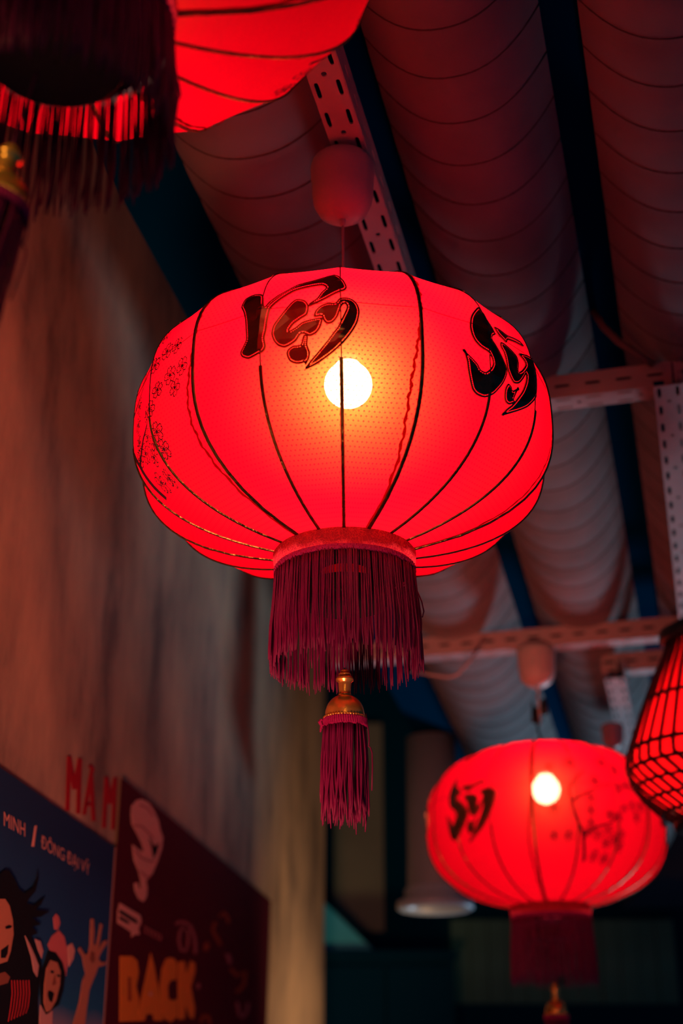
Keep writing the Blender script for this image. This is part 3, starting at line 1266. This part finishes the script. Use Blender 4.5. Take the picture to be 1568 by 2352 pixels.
end = wall_pt(745, 1900)
u1 = (end - W0).dot(WD_)
u0 = -0.6
mid = W0 + WD_ * (u0 + u1) / 2 - WN * 0.06
wl = MB().box((mid.x, mid.y, 1.70), WD_ * (u1 - u0) / 2, WN * 0.06, (0, 0, 1.70)).build('wall_left', M['wall'])
P(wl, kind='structure')


def poster_poly(pts, level, base):
    """thin flat print on the wall; pts are photo pixels"""
    vs = [wall_pt(*p) + WN * level - base for p in pts]
    tri = tessellate_polygon([[Vector((q.dot(WD_), q.z, 0)) for q in vs]])
    n = len(vs)
    mb = MB()
    back = [q - WN * 0.0004 for q in vs]
    fs = []
    for t in tri:
        a, b, c = (vs[i] for i in t)
        if (b - a).cross(c - a).dot(WN) < 0:
            t = t[::-1]
        fs.append(tuple(t))
        fs.append(tuple(n + i for i in t[::-1]))
    for i in range(n):
        j = (i + 1) % n
        fs.append((i, j, n + j, n + i))
    mb.add(vs + back, fs)
    return mb


def band_poly(pts, w):
    """outline in pixels of a stroke of width w along pts"""
    l, r = [], []
    for i, p in enumerate(pts):
        a, b = Vector(pts[max(i - 1, 0)]), Vector(pts[min(i + 1, len(pts) - 1)])
        t = (b - a).normalized()
        nrm = Vector((-t.y, t.x)) * w / 2
        l.append(tuple(Vector(p) + nrm))
        r.append(tuple(Vector(p) - nrm))
    return l + r[::-1]


def sc(pts, s, ox, oy):
    return [(ox + x * s, oy + y * s) for x, y in pts]


def ink(name, col, rough=0.45):
    return plain(name, col, 0.75, 0, 0.06)


I = {
    'skin': ink('print_skin', (0.40, 0.17, 0.11)), 'skin2': ink('print_skin_shade', (0.20, 0.07, 0.05)), 'hair': ink('print_black', (0.006, 0.008, 0.014)),
    'pink': ink('print_pink', (0.50, 0.14, 0.15)), 'pale': ink('print_pale', (0.45, 0.25, 0.24)), 'cream': ink('print_cream', (0.55, 0.28, 0.24)),
    'orange': ink('print_orange', (0.62, 0.20, 0.035)), 'dimorange': ink('print_dim_orange', (0.24, 0.05, 0.02)), 'dimpink': ink('print_dim_pink', (0.28, 0.09, 0.10)),
    'red': ink('print_red', (0.35, 0.02, 0.03)), 'edge': ink('paper_edge', (0.30, 0.16, 0.14)),
}


def sky_print():
    """poster sheet: a printed night sky that pales towards the printed clouds"""
    m, nt, b = new_mat('printed_blue_sheet')
    N, L = nt.nodes.new, nt.links.new
    b.inputs['Roughness'].default_value = 0.75
    b.inputs['Specular IOR Level'].default_value = 0.06
    tc = N('ShaderNodeTexCoord')
    sp = N('ShaderNodeSeparateXYZ')
    L(tc.outputs['Generated'], sp.inputs[0])
    no = N('ShaderNodeTexNoise')
    no.inputs['Scale'].default_value = 3.0
    L(tc.outputs['Generated'], no.inputs['Vector'])
    ma = N('ShaderNodeMath')
    ma.operation = 'MULTIPLY_ADD'
    ma.inputs[1].default_value = 0.14
    L(no.outputs['Fac'], ma.inputs[0])
    L(sp.outputs[2], ma.inputs[2])
    cr = N('ShaderNodeValToRGB')
    e = cr.color_ramp.elements
    e[0].position = 0.20
    e[0].color = (0.30, 0.22, 0.26, 1)
    e[1].position = 0.95
    e[1].color = (0.010, 0.035, 0.10, 1)
    x = e.new(0.36)
    x.color = (0.014, 0.11, 0.24, 1)
    x = e.new(0.55)
    x.color = (0.012, 0.07, 0.19, 1)
    L(ma.outputs[0], cr.inputs[0])
    L(cr.outputs[0], b.inputs['Base Color'])
    return m


def text_mesh(body, name, mat, base, a, b, height_px, level, parent, bold=0.0):
    """flat lettering on the wall from photo pixel a (baseline start) to b (baseline end)"""
    cu = bpy.data.curves.new(name, 'FONT')
    cu.body = body
    cu.size = 1.0
    cu.offset = bold
    cu.extrude = 0.0
    tmp = bpy.data.objects.new(name, cu)
    COL.objects.link(tmp)
    dg = bpy.context.evaluated_depsgraph_get()
    me = bpy.data.meshes.new_from_object(tmp.evaluated_get(dg))
    bpy.data.objects.remove(tmp)
    bpy.data.curves.remove(cu)
    xs = [v.co.x for v in me.vertices]
    pa, pb = wall_pt(*a), wall_pt(*b)
    ph = wall_pt(a[0], a[1] - height_px)
    ux = (pb - pa) / (max(xs) - min(xs))
    uy = (ph - pa) / 0.70
    for v in me.vertices:
        v.co = pa + ux * (v.co.x - min(xs)) + uy * v.co.y + WN * level - base
    me.materials.clear()
    me.materials.append(mat)
    return inst(name, me, parent)


# blue poster
pb_ = wall_pt(120, 2440)
bp_root = P(empty('blue_poster', pb_), 'dark blue poster of cheering people on the left wall, lower left corner', 'poster')
poster_poly([(-130, 1676), (259, 1946), (228, 2452), (-190, 2452)], 0.003, pb_).build('sheet', sky_print(), bp_root)
Z3 = 300 / 1172


def bl(name, pts, mat, level=0.0040):
    poster_poly(sc(pts, Z3, 0, 1750), level, pb_).build(name, I[mat], bp_root)


bl('printed_paper_edge', [(1010, 765), (1018, 772), (900, 2500), (892, 2500)], 'edge')
bl('printed_cap', [(400, 1640), (440, 1560), (500, 1510), (550, 1570), (575, 1680), (580, 1800), (565, 1920), (500, 1820), (430, 1710)], 'pink')
bl('printed_cap_bobble', [(450, 1400), (475, 1362), (500, 1390), (510, 1450), (490, 1510), (460, 1500)], 'pink', 0.0042)
bl('printed_ear', [(580, 1650), (620, 1625), (645, 1690), (630, 1770), (590, 1840)], 'cream')
bl('printed_hair_dark', [(400, 1690), (470, 1710), (530, 1800), (557, 1900), (540, 2050), (500, 2180), (440, 2220), (380, 2270), (335, 2180), (325, 2000), (350, 1850)], 'hair', 0.0044)
bl('printed_face', [(420, 1780), (480, 1800), (510, 1880), (505, 2000), (470, 2140), (420, 2230), (385, 2245), (360, 2160), (365, 2000), (385, 1850)], 'skin', 0.0048)
bl('printed_open_mouth', [(398, 2050), (430, 2060), (450, 2080), (430, 2160), (405, 2140), (390, 2090)], 'hair', 0.0052)
bl('printed_eye', [(420, 1870), (450, 1880), (440, 1900), (418, 1890)], 'hair', 0.0052)
bl('printed_eye', [(480, 1905), (505, 1915), (497, 1935), (478, 1925)], 'hair', 0.0052)
bl('printed_nose', [(455, 1900), (468, 1990), (440, 2010), (430, 1990)], 'skin2', 0.0052)
bl('printed_collar', [(330, 2180), (380, 2270), (440, 2230), (430, 2500), (310, 2500)], 'pale', 0.0046)
bl('printed_long_hair', [(0, 970), (40, 975), (90, 1050), (130, 1140), (180, 1180), (250, 1130), (290, 1040), (297, 960), (305, 1050), (280, 1160), (220, 1230), (200, 1270), (260, 1290), (365, 1205), (330, 1280), (280, 1330), (410, 1340), (330, 1390), (250, 1400), (330, 1460), (250, 1480), (300, 1540), (240, 1560), (290, 1700), (330, 1800), (335, 1900), (310, 2000), (300, 2150), (310, 2500), (-300, 2500), (-300, 1200)], 'hair', 0.0056)
bl('printed_lapel', [(180, 1560), (220, 1630), (270, 1740), (305, 1830), (290, 1930), (260, 1880), (240, 1760)], 'pale', 0.0060)
bl('printed_stripe_shirt', [(270, 1590), (320, 1610), (345, 1700), (330, 1760), (300, 1690)], 'pale', 0.0060)
bl('printed_smiling_face', [(-200, 1230), (0, 1230), (40, 1290), (70, 1420), (76, 1550), (50, 1700), (20, 1790), (-100, 1830)], 'skin', 0.0060)
bl('printed_eye', [(0, 1478), (30, 1465), (62, 1475), (40, 1495), (5, 1500)], 'hair', 0.0064)
bl('printed_smile', [(-40, 1690), (10, 1655), (28, 1640), (20, 1720), (0, 1760), (-40, 1760)], 'hair', 0.0064)
bl('printed_neck', [(-60, 1900), (0, 1885), (45, 1930), (25, 1985), (-60, 2010)], 'skin2', 0.0060)
for k in range(7):
    x = 60 + 26 * k
    bl('printed_dress_stripe', band_poly([(x, 1960), (x + 6, 2080), (x - 8, 2200), (x - 30, 2330 - 12 * k)], 4), 'red', 0.0060)
bl('printed_hand', [(785, 1410), (810, 1408), (816, 1530), (808, 1640), (832, 1645), (850, 1560), (868, 1450), (890, 1460), (868, 1590), (850, 1690), (895, 1610), (930, 1600), (925, 1632), (872, 1720), (852, 1770), (885, 1803), (922, 1790), (915, 1822), (850, 1842), (830, 1900), (800, 1970), (770, 2050), (750, 2200), (712, 2500), (580, 2500), (680, 2150), (710, 1960), (737, 1900), (715, 1800), (705, 1745), (668, 1685), (685, 1660), (730, 1730), (762, 1715), (775, 1640), (778, 1520)], 'skin', 0.0048)
bl('printed_palm_shade', [(780, 1700), (815, 1710), (820, 1780), (795, 1810), (770, 1770)], 'skin2', 0.0051)
text_mesh('MINH', 'lettering', I['cream'], pb_, (1, 1750 + 572 * Z3), (50, 1750 + 672 * Z3), 33, 0.0040, bp_root)
bl('lettering_bar', [(286, 575), (302, 572), (278, 760), (258, 760)], 'cream')
text_mesh('\u0110\u00d4NG \u0110\u1ea0I V\u1ef8', 'lettering', I['cream'], pb_, (87, 1750 + 770 * Z3), (199, 1750 + 1020 * Z3), 29, 0.0040, bp_root)

# red poster
pr_ = wall_pt(420, 2440)
rp_root = P(empty('red_poster', pr_), 'dark maroon poster with orange BACK lettering and a pale swirl logo', 'poster')
poster_poly([(272, 1787), (617, 2069), (603, 2452), (226, 2452)], 0.005, pr_).build('sheet', ink('printed_maroon_sheet', (0.060, 0.006, 0.018), 0.4), rp_root)
Z4 = 410 / 1568


def rd(name, pts, mat, level=0.0062):
    poster_poly(sc(pts, Z4, 230, 1770), level, pr_).build(name, I[mat], rp_root)


rd('printed_swirl_logo', [(240, 310), (280, 262), (330, 250), (390, 280), (440, 350), (480, 440), (495, 520), (520, 590), (510, 680), (470, 800), (430, 900), (390, 950), (370, 960), (382, 1040), (375, 1110), (345, 1155), (300, 1125), (270, 1060), (262, 990), (295, 985), (305, 1030), (325, 1035), (320, 960), (300, 880), (260, 790), (250, 700), (248, 650), (300, 690), (350, 720), (330, 640), (290, 560), (245, 480), (235, 400)], 'cream')
rd('printed_logo_gap', [(393, 585), (440, 665), (485, 635), (465, 720), (432, 775), (420, 700)], 'hair', 0.0066)
for pts in ([(250, 480), (330, 490), (400, 560), (430, 600)], [(270, 700), (330, 770), (400, 800), (440, 795)], [(310, 300), (380, 330), (430, 400)], [(310, 880), (360, 930), (400, 935)]):
    rd('printed_logo_line', band_poly(pts, 12), 'dimpink', 0.0066)
rd('printed_label', [(135, 1162), (320, 1272), (328, 1330), (302, 1390), (312, 1442), (275, 1440), (240, 1462), (240, 1420), (115, 1340), (118, 1235)], 'cream')
rd('printed_label_gap', [(130, 1222), (165, 1240), (280, 1310), (300, 1345), (270, 1340), (160, 1270), (128, 1250)], 'hair', 0.0066)
rd('printed_label_gap', [(130, 1275), (205, 1320), (225, 1345), (200, 1345), (130, 1305)], 'hair', 0.0066)
for x in range(5):
    rd('printed_small_mark', band_poly([(345 + 32 * x, 1365 + 17 * x), (372 + 32 * x, 1378 + 17 * x), (368 + 32 * x, 1425 + 17 * x), (345 + 32 * x, 1412 + 17 * x)], 9), 'dimpink')
rd('letter', [(138, 1630), (245, 1630), (290, 1670), (304, 1770), (282, 1895), (306, 2010), (300, 2120), (280, 2200), (135, 2207)], 'orange')
rd('letter_counter', [(205, 1815), (228, 1815), (232, 1930), (236, 2010), (222, 2032), (205, 2020)], 'dimorange', 0.0066)
rd('letter', [(410, 1600), (440, 1710), (480, 1940), (520, 2197), (440, 2197), (428, 2140), (374, 2140), (356, 2197), (286, 2202), (340, 1930)], 'orange')
rd('letter_counter', [(405, 1940), (420, 1960), (408, 1985), (392, 1965)], 'cream', 0.0066)
rd('letter', [(575, 1640), (622, 1652), (640, 1700), (636, 1840), (590, 1840), (562, 1890), (566, 2000), (600, 2022), (642, 2005), (644, 2160), (590, 2212), (530, 2180), (497, 2080), (490, 1900), (510, 1740), (540, 1660)], 'orange')
rd('letter', [(652, 1680), (712, 1672), (722, 1790), (762, 1668), (802, 1690), (806, 1760), (766, 1900), (802, 2090), (790, 2182), (758, 2170), (716, 2050), (712, 2182), (654, 2190)], 'orange')
rd('printed_ornament', band_poly([(632, 1352), (660, 1328), (720, 1335), (765, 1370), (795, 1450), (808, 1530), (806, 1610)], 26), 'dimpink')
rd('printed_ornament', band_poly([(700, 1360), (668, 1420), (660, 1500), (680, 1580), (712, 1590), (738, 1530), (744, 1450), (728, 1390)], 24), 'dimpink', 0.0064)
rd('printed_ornament', band_poly([(1015, 1285), (1055, 1245), (1090, 1285), (1100, 1340)], 26), 'dimorange')
rd('printed_ornament', band_poly([(985, 1330), (960, 1400), (1000, 1480), (1030, 1530)], 30), 'dimorange')
rd('printed_ornament', [(880, 1530), (910, 1495), (935, 1540), (910, 1590), (880, 1580)], 'dimorange')
rd('printed_ornament', [(1070, 1610), (1110, 1605), (1130, 1680), (1105, 1710)], 'dimpink')
rd('printed_ornament', band_poly([(1120, 1740), (1170, 1800), (1250, 1770), (1240, 1880), (1170, 1950)], 34), 'dimorange')
rd('printed_ornament', [(815, 1870), (850, 1870), (850, 1910), (820, 1920)], 'dimpink')
rd('printed_ornament', band_poly([(1175, 2030), (1200, 2150), (1225, 2170), (1260, 2120), (1275, 2040)], 26), 'dimpink')
rd('printed_ornament', band_poly([(855, 2215), (880, 2150), (920, 2160), (940, 2226)], 30), 'dimorange')

# red brush lettering on the plaster between the posters
Z6 = 760 / 1568
pm_ = wall_pt(210, 1890)
lt_root = P(empty('wall_lettering', pm_), 'red brush-painted capital letters on the plaster above the blue poster', 'lettering')
RP = ink('red_wall_paint', (0.30, 0.012, 0.025), 0.6)
for nm, pts, w in (('letter', [(316, 432), (324, 185), (348, 330), (374, 196), (366, 446)], 20), ('letter', [(396, 452), (428, 268), (440, 482)], 18), ('letter_crossbar', [(404, 405), (438, 412)], 16), ('letter_accent', [(424, 225), (434, 240), (430, 258)], 18), ('letter', [(490, 514), (502, 282), (517, 400), (542, 286), (532, 522)], 18)):
    mb = MB()
    q = sc(pts, Z6, 0, 1650)
    for i in range(len(q) - 1):
        e = (Vector(q[i + 1]) - Vector(q[i])).normalized() * (w * Z6 * 0.3)
        sub = poster_poly(band_poly([tuple(Vector(q[i]) - e), tuple((Vector(q[i]) + Vector(q[i + 1])) / 2), tuple(Vector(q[i + 1]) + e)], w * Z6), 0.0012 + 0.0001 * i, pm_)
        mb.add(sub.v, sub.f)
    mb.build(nm, RP, lt_root)

# ------------------------------------------------------------------ far end of the room
BY = 5.0
wb_ = P(empty('wall_back', (0.9, BY, 0)), kind='structure')
MB().box((0, 0.05, 1.68), (3.2, 0, 0), (0, 0.05, 0), (0, 0, 1.68)).build('backing', plain('dark_board', (0.0, 0.030, 0.060), 0.8, 0, 0.0), wb_)
PK = plain('dark_green_plank', (0.07, 0.22, 0.15), 0.8, 0, 0.15, 0.35, 9)
rnd = random.Random(3)
pl_me = MB().box((0, -0.012, 0), (0.030, 0, 0), (0, 0.012, 0), (0, 0, 0.135)).mesh('plank', PK)
for k in range(12):
    o = inst('plank', pl_me, wb_)
    o.location = (-0.50 + 0.063 * k, rnd.uniform(-0.004, 0.004), 2.165)
o = MB().box((-0.84, -0.02, 2.62), (0.085, 0, 0), (0, 0.02, 0), (0, 0, 0.36)).build('green_panel', plain('olive_panel', (0.14, 0.19, 0.13), 0.8, 0, 0.15, 0.3, 6), wb_)

# grey tube lamp hanging from the far ceiling edge
dl = at(999, 2076, 3.3)
top_z = 2.47
root = P(empty('tube_lamp', dl), 'grey cylindrical ceiling lamp with flared rim, left of the small blurred lantern', 'lamp')
MB().lathe([(0.062, 0.035), (0.060, 0.10), (0.058, top_z - dl.z), (0.001, top_z - dl.z)], 40).build('tube', plain('grey_metal', (0.13, 0.17, 0.20), 0.5, 0.0, 0.4, 0.1, 10), root, True)
MB().lathe([(0.062, 0.036), (0.068, 0.030), (0.068, 0.010), (0.085, 0.004), (0.086, -0.010), (0.080, -0.014), (0.062, -0.006), (0.052, 0.030)], 40).build('rim', plain('pale_grey_metal', (0.20, 0.28, 0.36), 0.4, 0, 0.4), root, True)
MB().lathe([(0.056, 0.026), (0.001, 0.030)], 30).build('lens', plain('unlit_lens', (0.10, 0.20, 0.28), 0.2), root, True)

# teal awning and dark counter beyond the wall's end
aw = at(800, 2150, 4.6)
root = P(empty('teal_awning', aw), 'small teal sloping awning just past the end of the left wall', 'awning')
a0, a1, a2 = at(700, 2030, 4.6) - aw, at(862, 2187, 4.6) - aw, at(700, 2187, 4.6) - aw
dep = Vector((0, 0.06, 0))
MB().add([a0, a1, a2, a0 + dep, a1 + dep, a2 + dep], [(0, 2, 1), (3, 4, 5), (0, 1, 4, 3), (1, 2, 5, 4), (2, 0, 3, 5)]).build('sheet', plain('lit_teal_sheet', (0.01, 0.36, 0.52), 0.6), root)  # lit look of this surface is put into the bright teal
ct = at(885, 2300, 4.55)
root = P(empty('dark_cabinet', (ct.x, ct.y, 0)), 'dark tall cabinet standing below the teal awning', 'cabinet')
zt = at(885, 2196, 4.55).z
BK = plain('dark_cabinet_paint', (0.0, 0.024, 0.050), 0.7, 0, 0.02)
MB().box((0, 0.15, zt / 2), (0.21, 0, 0), (0, 0.15, 0), (0, 0, zt / 2)).build('body', BK, root)
MB().box((0, 0.14, zt + 0.008), (0.22, 0, 0), (0, 0.16, 0), (0, 0, 0.008)).build('top_board', BK, root)
for s in (-1, 1):
    d = MB().box((s * 0.103, -0.009, zt / 2), (0.098, 0, 0), (0, 0.008, 0), (0, 0, zt / 2 - 0.03)).build('door', BK, root)
    MB().box((s * 0.02, -0.022, zt / 2), (0.005, 0, 0), (0, 0.006, 0), (0, 0, 0.05)).build('handle', M['rail'], d)

# square duct end and sill under the far ceiling, right side
P(MB().box((1.75, BY - 0.35, 2.42), (0.8, 0, 0), (0, 0.3, 0), (0, 0, 0.085)).build('trim_1', plain('slate_board', (0.05, 0.075, 0.10), 0.8)), kind='structure')
